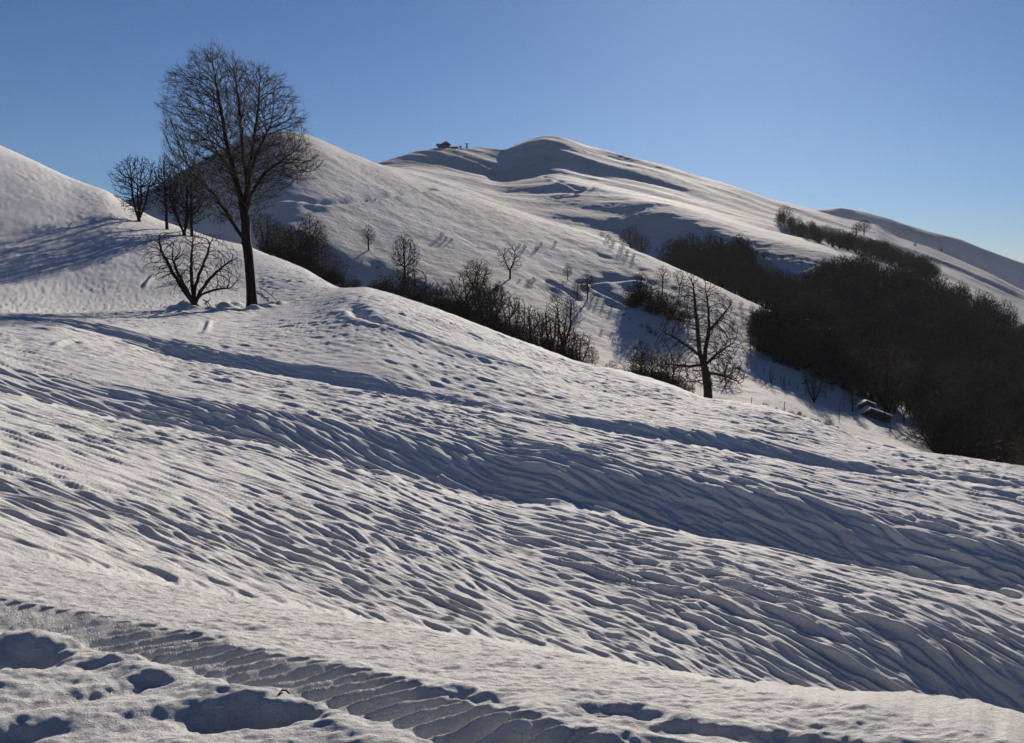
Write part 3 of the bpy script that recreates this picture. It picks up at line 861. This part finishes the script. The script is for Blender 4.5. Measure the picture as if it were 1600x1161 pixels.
# trees on the slope of the near hill
put('tall', 576, 392, 40, 'small narrow lone tree highest on the left of the mid slope', sx=1.15)
put('round', 633, 446, 82, 'tall round headed tree on the mid slope rim of the blue hollow', sx=.72)
put('fan', 746, 458, 54, 'fan shaped bare tree on the rim between the round headed tree and the airy tree', sx=.85)
put('open', 797, 435, 55, 'airy lone tree with spreading limbs on the sunny mid slope', sx=1.0)
put('round', 887, 437, 25, 'tiny round tree above the pair of small trees near the path', sx=.8)
put('round', 902, 463, 32, 'left small round tree of the pair below the path', sx=.8)
put('tall', 918, 467, 46, 'right slender tree of the pair below the path')
put('pole', 880, 545, 92, 'pale bare clump of thin upright stems in the hollow at centre', rmin=85, sx=2.1, name='sapling_clump')
put('pole', 862, 548, 80, 'thin pale stems left of the pale clump in the hollow', rmin=85, sx=1.9, name='sapling_clump')
put('round', 829, 545, 70, 'dark dense round tree left of the pale clump in the hollow', rmin=85, sx=.95)
put('bush', 890, 565, 48, 'dark brown thicket tree at the foot of the pale clump', rmin=85, name='thicket', cat='thicket', sx=1.1)
put('round', 1002, 590, 58, 'dark round bush tree left of the forked tree, behind the ridge', rmin=75, sx=.8)
put('bush', 1030, 598, 44, 'brown twiggy bush between the round tree and the forked tree', 'shrub', rmin=75, name='shrub', sx=.9)
put('bush', 1135, 600, 44, 'dark twiggy bush growing at the right foot of the forked tree', 'shrub', rmin=75, name='shrub', sx=.9)
put('round', 1002, 478, 52, 'tree rising from the left end of the dark copse on the mid slope', sx=.8)
for i, (px, py, h) in enumerate([(988,478,34),(1012,480,36),(1028,484,34),(1042,492,34),(1060,498,30),(1000,470,26),(1075,505,24)]):
    put('bush', px, py, h, 'dark brown bush crowded into the copse on the mid slope', 'shrub', 'bushes of the mid slope copse', name='shrub')
put('open', 1035, 460, 44, 'thin tree above the right of the mid slope copse', sx=.8)
put('open', 1062, 455, 36, 'thin tree standing nearest the edge of the dark wood above the copse', sx=.8)
put('fan', 1272, 630, 56, 'fan shaped tree standing alone on the snow left of the hut', rmin=95, sx=.62)
put('pole', 1205, 602, 34, 'slender sapling right of the forked tree below the wood', rmin=95)
put('pole', 1225, 610, 30, 'slender sapling between the forked tree and the lone fan tree', rmin=95, sx=.8)
put('pole', 1290, 622, 28, 'little sapling just right of the lone fan shaped tree', rmin=95, sx=.8)
put('tall', 1332, 645, 48, 'thin tree with a bare trunk just left of the hut', rmin=95, sx=.8)
put('fan', 1386, 652, 106, 'biggest many limbed tree, right behind the hut', rmin=95, sx=.62)
put('open', 1412, 662, 50, 'first bare tree right of the hut', rmin=95, sx=.8)
put('open', 1427, 665, 44, 'second bare tree right of the hut', rmin=95, sx=.7)
put('tall', 1441, 671, 46, 'third bare tree right of the hut, thin trunk at the edge of the wood', rmin=95, sx=.7)
put('pole', 1318, 640, 26, 'small sapling left of the thin tree by the hut', rmin=95, sx=.8)
# clump at the head of the wood and trees on the big hill
put('round', 985, 398, 46, 'big round tree standing out at the left head of the dark wood', rmin=300, sx=1.0)
put('round', 1003, 404, 36, 'smaller round tree tucked right of the big one at the left head of the wood', rmin=290, sx=1.1)
put('round', 1225, 352, 30, 'highest tree clump on the big hill, left end of the upper tree belt', rmin=420, sx=1.1)
put('round', 1350, 366, 24, 'right tree of the pair on the crest line at right', rmin=480, sx=1.1)
put('round', 1338, 368, 20, 'left tree of the pair on the crest line at right', rmin=480, sx=1.0)
for px, py, h in [(1195,408,18),(1238,412,14),(1222,408,9),(1252,414,9),(1182,400,10),(1430,385,7),(1471,396,7)]:
    put('round', px, py, h, 'little lone tree dotted on the shaded face of the big hill', group='lone trees on the shaded face', rmin=330)
# brown thicket behind the near ridge
r2 = random.Random(5)
TH = [(400,372,30),(415,385,36),(430,375,24),(438,395,34),(452,402,36),(470,408,44),(484,412,54),(497,420,48),(508,432,46),(520,440,34),(462,425,46),(480,435,44),(418,400,30),(535,450,24),(552,455,22),
      (598,458,24),(625,465,30),(648,470,34),(670,478,30),(690,485,34),(712,492,40),(735,500,52),(750,505,54),(765,515,58),(780,520,60),(742,475,34),(800,528,54),(815,535,52),(845,550,58),(905,575,40),(925,578,26),(955,586,18),(985,596,30),(1012,600,36),(1048,606,38),(870,560,50),(640,485,44),(680,498,44),(720,512,46),(765,535,50)]
for px, py, h in TH:
    k = r2.choice(['bush', 'bush', 'fan', 'round', 'pole'])
    put(k, px, py, h * r2.uniform(1.05, 1.5), 'brown twiggy tree crowded into the thicket behind the near ridge', 'thicket tree', 'thicket behind the near ridge', rmin=88, sx={'pole': 1.6, 'bush': 1.0}.get(k, .85), name='thicket_tree')
# small tufts dotted over the mid slope
TF = [(826,443,8),(833,442,9),(690,372,8),(697,376,6),(705,378,5),(820,388,7),(812,384,5),(838,390,7),(846,383,5),(940,372,10),(950,378,11),(958,384,9),(972,392,10),(980,398,8),(990,404,7),(868,382,6),(926,466,9),(934,470,6),(880,442,4),
      (944,474,5),(956,482,6),(968,490,6),(975,494,5),(984,500,5),(1002,512,6),(1012,514,8),(1016,520,9),(1024,524,8),(1036,534,7),(1045,500,7),(1090,520,7),(1130,470,7),(1142,474,6),(1158,480,8),(1175,487,9),(1190,493,7),(1206,500,9),(1220,505,10),(1180,505,10),(1200,515,9),(1160,500,7),(1100,470,8),(1075,458,8),(1120,490,7),(1145,510,9),(573,318,6),(586,316,5),(565,412,5),(590,420,5),(760,440,7),(780,446,6),(812,440,5),(1020,600,10),(1195,640,12),(1300,612,8),(1260,600,8),(900,500,5),(940,520,6),(1000,540,7)]
for px, py, h in TF:
    put('bush', px, py, h, 'tiny brown tuft poking through the snow of the mid slope', 'shrub', 'tufts on the mid slope', name='shrub')
# trees at the lower edge of the wood, right of the white spur
for px, py, h in [(1172,540,40),(1184,546,46),(1198,552,50),(1212,556,48),(1226,560,50),(1240,564,48),(1254,570,52),(1268,574,50),(1282,580,46),(1296,586,50),(1312,594,52),(1328,602,50),(1344,610,52),(1362,618,56),(1378,626,52),(1396,634,52),(1416,642,50),(1436,650,52),(1190,535,44),(1220,545,46),(1250,552,46),(1280,562,50),(1205,530,30),(1235,535,30)]:
    put(r2.choice(['round', 'tall', 'bush', 'fan']), px, py, h * r2.uniform(.9, 1.15), 'dark bare tree in the front rank of the wood above the snowy valley meadow', group='front rank of the wood', rmin=100, sx=.8)

# ---- the wood itself: countless bare trees that read as one mass
def in_poly(x, y, P):
    c = False; j = len(P) - 1
    for i in range(len(P)):
        if (P[i][1] > y) != (P[j][1] > y) and x < (P[j][0] - P[i][0]) * (y - P[i][1]) / (P[j][1] - P[i][1]) + P[i][0]: c = not c
        j = i
    return c
protos = bpy.data.collections.new('wood_trees')
def joined(me1, me2, name):
    a = np.empty(len(me1.vertices) * 3, np.float32); me1.vertices.foreach_get('co', a)
    b = np.empty(len(me2.vertices) * 3, np.float32); me2.vertices.foreach_get('co', b)
    n = len(me1.vertices)
    f = [tuple(p.vertices) for p in me1.polygons] + [tuple(v + n for v in p.vertices) for p in me2.polygons]
    me = bpy.data.meshes.new(name); me.from_pydata(np.concatenate([a, b]).reshape(-1, 3).tolist(), [], f)
    me.materials.append(me2.materials[0]); return me
for nm in ('round', 'tall', 'fan', 'bush'):
    o = bpy.data.objects.new('wood_tree', joined(*STOCK[nm], 'wood_' + nm)); protos.objects.link(o)
def scatter(name, regions, label, hscale=1.0):
    P, S, RT, ID = [], [], [], []
    rr = random.Random(77)
    for poly, count, rmin, hm in regions:
        xs = [p[0] for p in poly]; ys = [p[1] for p in poly]
        k = 0; tries = 0
        while k < count and tries < count * 12:
            tries += 1
            x, y = rr.uniform(min(xs), max(xs)), rr.uniform(min(ys), max(ys))
            if not in_poly(x, y, poly): continue
            az, t = direction(x, y); az = float(az)
            rm = rmin if not callable(rmin) else rmin(az)
            rays = np.geomspace(rm, 1500, 500)
            e = base_height(rays * math.sin(az), rays * math.cos(az)) / rays - float(t)
            b = e < 0
            if not b.any(): continue
            k0 = int(np.argmax(b)); kk = int(np.argmax(e[k0:] >= 0))
            if e[k0 + kk] < 0: continue
            r = rays[k0 + kk]
            if r > 1100: continue
            P.append((r * math.sin(az), r * math.cos(az))); S.append(hm * rr.uniform(.55, 1.4)); RT.append(rr.uniform(0, 6.28)); ID.append(rr.choice([0, 0, 1, 1, 2, 3]) if hm > 4 else rr.choice([0, 2, 3, 3, 3])); k += 1
    P = np.array(P); z = height(P[:, 0], P[:, 1])
    me = bpy.data.meshes.new(name)
    me.from_pydata([(a[0], a[1], c - .2) for a, c in zip(P, z)], [], [])
    for nm, ty, vals in (('scl', 'FLOAT', S), ('rot', 'FLOAT', RT), ('pick', 'INT', ID)):
        at_ = me.attributes.new(nm, ty, 'POINT'); at_.data.foreach_set('value', vals)
    o = bpy.data.objects.new(name, me); SC.collection.objects.link(o)
    o['kind'] = 'stuff'; o['label'] = label; o['category'] = 'wood'
    ng = bpy.data.node_groups.new('scatter_' + name, 'GeometryNodeTree')
    ng.interface.new_socket('Geometry', in_out='INPUT', socket_type='NodeSocketGeometry')
    ng.interface.new_socket('Geometry', in_out='OUTPUT', socket_type='NodeSocketGeometry')
    N = ng.nodes
    gi = N.new('NodeGroupInput'); go = N.new('NodeGroupOutput')
    ci = N.new('GeometryNodeCollectionInfo'); ci.inputs['Collection'].default_value = protos
    ci.inputs['Separate Children'].default_value = True; ci.inputs['Reset Children'].default_value = True
    ip = N.new('GeometryNodeInstanceOnPoints'); ip.inputs['Pick Instance'].default_value = True
    def attr(nm, ty):
        a = N.new('GeometryNodeInputNamedAttribute'); a.data_type = ty; a.inputs['Name'].default_value = nm
        return [s for s in a.outputs if s.enabled and s.name == 'Attribute'][0]
    cx = N.new('ShaderNodeCombineXYZ')
    ng.links.new(attr('rot', 'FLOAT'), cx.inputs['Z'])
    ng.links.new(cx.outputs[0], ip.inputs['Rotation'])
    ng.links.new(attr('scl', 'FLOAT'), ip.inputs['Scale'])
    ng.links.new(attr('pick', 'INT'), ip.inputs['Instance Index'])
    ng.links.new(gi.outputs[0], ip.inputs['Points'])
    ng.links.new(ci.outputs[0], ip.inputs['Instance'])
    ng.links.new(ip.outputs[0], go.inputs[0])
    md = o.modifiers.new('scatter', 'NODES'); md.node_group = ng
    return o
r_m1 = R[13 if False else NEAR_K + 2]
def behind_m1(az): return float(np.interp(az, AZG, r_m1)) + 12
WOOD = [([(1040,425),(1060,412),(1110,410),(1150,412),(1170,425),(1185,462),(1250,468),(1275,450),(1350,446),(1375,440),(1310,560),(1270,525),(1200,490),(1130,458)], 330, behind_m1, 10.5),
        ([(1375,450),(1400,448),(1440,460),(1500,482),(1560,506),(1600,516),(1700,560),(1720,800),(1600,745),(1450,702),(1448,668),(1390,640),(1330,580),(1290,530)], 600, behind_m1, 10.0),
        ([(1215,352),(1262,367),(1300,379),(1360,395),(1400,412),(1380,408),(1340,397),(1290,384),(1240,370)], 120, 440, 7.0),
        ([(1360,390),(1400,408),(1430,418),(1460,436),(1470,446),(1440,436),(1400,420),(1365,402)], 70, 440, 6.5),
        ([(1540,422),(1600,428),(1640,450),(1600,446),(1550,436)], 60, 800, 8.0),
        ([(1180,528),(1268,530),(1300,560),(1330,590),(1380,622),(1450,660),(1448,672),(1390,642),(1330,616),(1285,597),(1230,578),(1178,556)], 170, 100, 6.5),
        ([(1450,662),(1600,722),(1720,760),(1720,800),(1600,760),(1456,712),(1446,690)], 260, 92, 5.5)]
scatter('wood', WOOD, 'dark leafless wood covering the shaded valley side at right')

scatter('scrub', [([(405,396),(440,402),(480,418),(510,432),(545,455),(600,462),(660,476),(720,492),(760,505),(800,524),(850,545),(880,560),(930,585),(900,590),(800,560),(700,515),(600,475),(520,455),(420,410)], 300, 88, 2.1),
                  ([(980,470),(1010,472),(1050,486),(1080,502),(1070,510),(1020,492),(985,482)], 50, 88, 2.0),
                  ([(985,590),(1020,596),(1055,604),(1090,620),(1040,616),(990,600)], 40, 75, 1.8),
                  ([(1110,626),(1160,632),(1230,645),(1300,662),(1340,684),(1260,668),(1180,648)], 70, 72, .7)], 'brown leafless scrub filling the dip behind the near snow ridge')

# ---------------------------------------------------------------- buildings and small things
def plain_mat(name, col, col2, scale=3, rough=.85):
    m, nt, p = mat(name)
    tc = nt.nodes.new('ShaderNodeTexCoord')
    n = nt.nodes.new('ShaderNodeTexNoise'); n.inputs['Scale'].default_value = scale; n.inputs['Detail'].default_value = 6
    nt.links.new(tc.outputs['Object'], n.inputs['Vector'])
    cr = nt.nodes.new('ShaderNodeValToRGB')
    cr.color_ramp.elements[0].position = .35; cr.color_ramp.elements[0].color = (*col, 1)
    cr.color_ramp.elements[1].position = .68; cr.color_ramp.elements[1].color = (*col2, 1)
    nt.links.new(n.outputs['Fac'], cr.inputs['Fac']); nt.links.new(cr.outputs[0], p.inputs['Base Color'])
    b = nt.nodes.new('ShaderNodeBump'); b.inputs['Strength'].default_value = .6; b.inputs['Distance'].default_value = .04
    nt.links.new(n.outputs['Fac'], b.inputs['Height']); nt.links.new(b.outputs[0], p.inputs['Normal'])
    p.inputs['Roughness'].default_value = rough; p.inputs['Specular IOR Level'].default_value = .25
    return m
STONE = plain_mat('stone_wall', (.05, .04, .033), (.09, .075, .06), 2.5)
ROOFM = plain_mat('roof_slate', (.035, .03, .03), (.07, .062, .058), 4)
WOODM = plain_mat('old_timber', (.06, .04, .028), (.12, .085, .06), 7)
REDW = plain_mat('red_brown_wall', (.085, .035, .028), (.13, .06, .045), 3)
GLASS = plain_mat('window_glass', (.02, .025, .03), (.03, .035, .045), 1, .15)

def mesh_obj(name, v, f, m, parent=None, label=None):
    me = bpy.data.meshes.new(name); me.from_pydata(v, [], f); me.materials.append(m); me.update()
    o = bpy.data.objects.new(name, me); SC.collection.objects.link(o)
    if parent: o.parent = parent
    if label: o['label'] = label
    return o
BF = [(0,1,3,2),(4,6,7,5),(0,4,5,1),(2,3,7,6),(0,2,6,4),(1,5,7,3)]
def box(x0, x1, y0, y1, z0, z1): return [(x, y, z) for x in (x0, x1) for y in (y0, y1) for z in (z0, z1)]
def box_obj(name, b, m, parent): return mesh_obj(name, box(*b), BF, m, parent)
def gable_walls(name, x0, x1, y0, y1, z0, ze, zr, m, parent, label=None):
    ym = (y0 + y1) / 2
    v = [(x0,y0,z0),(x1,y0,z0),(x1,y1,z0),(x0,y1,z0),(x0,y0,ze),(x1,y0,ze),(x1,y1,ze),(x0,y1,ze),(x0,ym,zr),(x1,ym,zr)]
    f = [(0,1,5,4),(2,3,7,6),(0,4,8,7,3),(1,2,6,9,5),(0,3,2,1),(4,5,9,8),(7,8,9,6)]
    return mesh_obj(name, v, f, m, parent, label)
def roof_slab(name, x0, x1, ya, za, yb, zb, th, m, parent):
    """slab between the eave (ya, za) and the ridge (yb, zb)"""
    v = []
    for x in (x0, x1):
        for (y, z) in ((ya, za), (yb, zb)):
            v += [(x, y, z), (x, y, z + th)]
    return mesh_obj(name, v, BF, m, parent)

# mountain refuge on the far shoulder
def on_skyline(px, front=4.0):
    az, _ = direction(px, 230); az = float(az)
    r = float(np.interp(az, AZG, r_sk)) - front
    x, y = r * math.sin(az), r * math.cos(az)
    return x, y, float(height(x, y)[0]), r
x, y, z, r = on_skyline(694)
hut = new_empty('mountain_refuge', (x, y, z - .6), 'dark mountain refuge with stepped roofs, on the far shoulder left of the summit', 'building')
u = r / F       # metres per photograph pixel there
box_obj('wall', (-3.5*u, 9*u, -4*u, 4*u, 0, 6.9*u), STONE, hut)
v = [(-5*u,-5.2*u,6.6*u),(10.4*u,-5.2*u,6.6*u),(10.4*u,5.2*u,6.6*u),(-5*u,5.2*u,6.6*u),(-5*u,-5.2*u,7.4*u),(10.4*u,-5.2*u,7.4*u),(10.4*u,5.2*u,7.4*u),(-5*u,5.2*u,7.4*u),(1*u,0,11.8*u),(4.4*u,0,11.8*u)]
rf = mesh_obj('roof', v, [(0,3,2,1),(0,1,5,4),(1,2,6,5),(2,3,7,6),(3,0,4,7),(4,5,9,8),(5,6,9),(6,7,8,9),(7,4,8)], ROOFM, hut)
box_obj('chimney', (3*u, 4.2*u, -.6*u, .6*u, 10.4*u, 12.9*u), STONE, rf)
gable_walls('annex_wall', -10*u, -3.6*u, -3*u, 3*u, 0, 5.8*u, 8*u, STONE, hut)
roof_slab('annex_roof', -12*u, -3.7*u, -4*u, 5.2*u, 0, 8.1*u, .5*u, ROOFM, hut)
roof_slab('annex_roof', -12*u, -3.7*u, 4*u, 5.2*u, 0, 8.1*u, .5*u, ROOFM, hut)
box_obj('terrace_wall', (9.3*u, 22*u, -1.5*u, -1*u, 0, 4.0*u), STONE, hut)
for k in range(5):
    w = box_obj('window', ((-2.4+2.3*k)*u, (-1.2+2.3*k)*u, -4.12*u, -3.95*u, 2.6*u, 4.4*u), GLASS, hut)
    box_obj('sill', ((-2.6+2.3*k)*u, (-1.0+2.3*k)*u, -4.3*u, -3.98*u, 2.3*u, 2.58*u), STONE, w)
box_obj('door', (-7.6*u, -6.2*u, -3.14*u, -2.95*u, .3*u, 3.6*u), WOODM, hut)

x, y, z, r = on_skyline(719.5)
sh = new_empty('shed', (x, y, z - .3), 'tiny dark shed between the mountain refuge and the winged tower', 'shed')
gable_walls('wall', -1.5*u, 1.5*u, -1.5*u, 1.5*u, 0, 3.6*u, 4.6*u, STONE, sh)
roof_slab('roof', -1.9*u, 1.9*u, -1.9*u, 3.3*u, 0, 4.7*u, .3*u, ROOFM, sh)
roof_slab('roof', -1.9*u, 1.9*u, 1.9*u, 3.3*u, 0, 4.7*u, .3*u, ROOFM, sh)

x, y, z, r = on_skyline(729.5)
tw = new_empty('tower', (x, y, z - .3), 'small dark tower with two short arms, on the shoulder right of the refuge', 'tower')
v = [(-1.7*u,-1.2*u,0),(1.7*u,-1.2*u,0),(1.7*u,1.2*u,0),(-1.7*u,1.2*u,0),(-.9*u,-.8*u,8*u),(.9*u,-.8*u,8*u),(.9*u,.8*u,8*u),(-.9*u,.8*u,8*u)]
mesh_obj('shaft', v, [(0,1,5,4),(1,2,6,5),(2,3,7,6),(3,0,4,7),(4,5,6,7),(0,3,2,1)], STONE, tw)
box_obj('cap', (-1.3*u, 1.3*u, -1.1*u, 1.1*u, 8.01*u, 9.0*u), ROOFM, tw)
for s_ in (-1, 1):
    v = [(s_*1.31*u,-.3*u,7.6*u),(s_*1.31*u,-.3*u,8.5*u),(s_*1.31*u,.3*u,7.6*u),(s_*1.31*u,.3*u,8.5*u),(s_*4*u,-.3*u,8.9*u),(s_*4*u,-.3*u,9.3*u),(s_*4*u,.3*u,8.9*u),(s_*4*u,.3*u,9.3*u)]
    mesh_obj('arm', v, BF, ROOFM, tw)
def post_at(x, y, z, h, r_, label, group, name='fence_post', cat='post'):
    t = TB(); t.tube([Vector((0, 0, -.3)), Vector((0, 0, h * .5)), Vector((h * .02, 0, h))], [r_, r_ * .95, r_ * .8], 6)
    o = bpy.data.objects.new(name, t.mesh(name, WOODM)); SC.collection.objects.link(o); o.location = (x, y, z)
    o['label'] = label; o['category'] = cat
    if group: o['group'] = group
    return o
for px, h in ((741, 2.4), (745, 3.0), (749, 2.4), (753, 2.2), (757, 1.8), (734, 1.8)):
    x, y, z, r = on_skyline(px)
    post_at(x, y, z, h * u, .35 * u, 'stubby post in the short row right of the winged tower', 'posts by the tower')

# the hut in the valley meadow
q = hit(1368, 655, 95)
x, y, z, r = q; u = r / F
hb = new_empty('stone_hut', (x, y, z - .5), 'small dark hut with a snow edged gable roof, on the meadow below the wood', 'hut', rz=math.radians(-14))
hb.rotation_euler = (0, 0, math.radians(-8))
def front_gable(name, P, y0, y1, m, parent, label=None):
    n = len(P); v = [(a*u, y0*u, b*u) for a, b in P] + [(a*u, y1*u, b*u) for a, b in P]
    f = [tuple(range(n)), tuple(range(2*n-1, n-1, -1))] + [(i, i+n, (i+1) % n + n, (i+1) % n) for i in range(n)]
    return mesh_obj(name, v, f, m, parent, label)
def cross_slab(name, a, b, y0, y1, th, m, parent):
    v = []
    for (px_, pz_) in (a, b):
        for yy in (y0, y1):
            v += [(px_*u, yy*u, pz_*u), (px_*u, yy*u, (pz_+th)*u)]
    return mesh_obj(name, v, BF, m, parent)
front_gable('wall', [(-19,0),(-19,13),(-9,20),(19,9.5),(19,0)], -9, 16, STONE, hb)
front_gable('side_cladding', [(-19.9,0),(-19.9,13),(-19.1,13),(-19.1,0)], -9.2, 16, REDW, hb, 'red brown side wall')
cross_slab('roof', (-22,11.2), (-9.1,20.3), -11, 17, .8, ROOFM, hb)
cross_slab('roof', (21.5,8.9), (-8.9,20.3), -11, 17, .8, ROOFM, hb)
cross_slab('roof_snow', (-22.2,12.1), (-9.1,21.2), -10.4, 17.2, .45, SNOW, hb)
cross_slab('roof_snow', (21.7,9.8), (-8.9,21.2), -10.4, 17.2, .45, SNOW, hb)
box_obj('door', (-4*u, 1*u, -9.6*u, -9.05*u, .5*u, 10*u), WOODM, hb)
box_obj('window', (8*u, 12*u, -9.6*u, -9.05*u, 4*u, 8*u), GLASS, hb)
front_gable('annex_wall', [(-18,0),(-18,22),(-9,27.5),(2,23),(2,0)], 17.5, 30, REDW, hb)
cross_slab('annex_roof', (-20.5,20.8), (-9.1,27.8), 16.5, 31, .8, ROOFM, hb)
cross_slab('annex_roof', (5,22), (-8.9,27.8), 16.5, 31, .8, ROOFM, hb)
cross_slab('annex_snow', (-20.7,21.7), (-9.1,28.7), 16.9, 31, .4, SNOW, hb)
cross_slab('annex_snow', (5.2,22.9), (-8.9,28.7), 16.9, 31, .4, SNOW, hb)
# poles on the meadow and in the dip
for px, py, h, lab in ((1311, 661, 31, 'thin leaning pole on the meadow left of the hut'), (1225, 652, 24, 'thin pole in front of the lone fan shaped tree'), (1174, 636, 16, 'short thin pole nearest the forked tree, on the ridge dip')):
    q = hit(px, py, 90)
    if q: post_at(q[0], q[1], q[2], h / F * q[3], .05, lab, None, 'pole', 'pole')
# wire fence posts crossing the meadow
for k in range(9):
    q = hit(1168 + k * 13, 572 + k * 6.5, 90)
    if q: post_at(q[0], q[1], q[2], 1.1, .06, 'small fence post along the dark path line of the meadow', 'fence posts on the meadow')

# fallen twigs near the beech
def branch(name, pts, rad, label, cat, m=BARK):
    t = TB(); o0 = Vector(pts[0][0])
    for line in pts:
        L = [Vector(p) - o0 for p in line]
        t.tube(L, [rad * (1 - .6 * i / len(L)) for i in range(len(L))], 5)
    o = bpy.data.objects.new(name, t.mesh(name, m)); SC.collection.objects.link(o); o.location = o0
    o['label'] = label; o['category'] = cat
    return o
def pt(px, py, rmin, dz):
    q = hit(px, py, rmin); return (q[0], q[1], q[2] + dz)
branch('fallen_branch', [[pt(406,451,55,.12), pt(415,455,55,.10), pt(424,464,55,.12), pt(433,474,55,.06)], [pt(424,464,55,.1), pt(428,462,55,.3)]], .035, 'thin dark branch lying in the snow right of the tall beech', 'branch')
branch('fallen_branch', [[pt(318,474,50,.15), pt(325,478,50,.1), pt(331,481,50,.05)], [pt(325,478,50,.1), pt(329,477,50,.25)]], .05, 'short dark root stub in the snow between the coppiced tree and the beech', 'branch')
# twigs on the near bank
def near_pt(px, py, dz):
    q = hit(px, py, 1.0); return (q[0], q[1], q[2] + dz)
branch('twig', [[near_pt(436,1103,.004), near_pt(441,1099,.010), near_pt(447,1096,.012), near_pt(453,1093,.010)]], .0055, 'short black twig in the large shaded hollow of the near snow', 'twig')
branch('twig', [[near_pt(934,1121,.003), near_pt(945,1119,.006), near_pt(956,1118,.004)]], .0028, 'fine twig lying on the sunny near snow right of the track', 'twig')
branch('twig', [[near_pt(704,1134,.004), near_pt(708,1138,.008), near_pt(713,1140,.004)], [near_pt(706,1136,.006), near_pt(704,1140,.012)]], .0048, 'curled dark leaf stalk among the ridges of the near track', 'twig')

# ---------------------------------------------------------------- thin cold air
def haze():
    me = bpy.data.meshes.new('haze')
    me.from_pydata(box(-2600, 2600, -900, 2400, -421.5, 330), [], BF)
    m = bpy.data.materials.new('haze'); m.use_nodes = True
    nt = m.node_tree; nt.nodes.clear()
    out = nt.nodes.new('ShaderNodeOutputMaterial'); pv = nt.nodes.new('ShaderNodeVolumePrincipled')
    pv.inputs['Color'].default_value = (.86, .92, 1, 1); pv.inputs['Density'].default_value = HAZE; pv.inputs['Anisotropy'].default_value = .2
    nt.links.new(pv.outputs[0], out.inputs['Volume'])
    me.materials.append(m)
    o = bpy.data.objects.new('haze', me); SC.collection.objects.link(o); o['kind'] = 'stuff'; o['label'] = 'thin bluish winter haze over the valley'; o['category'] = 'haze'
HAZE = 0.000042
haze()
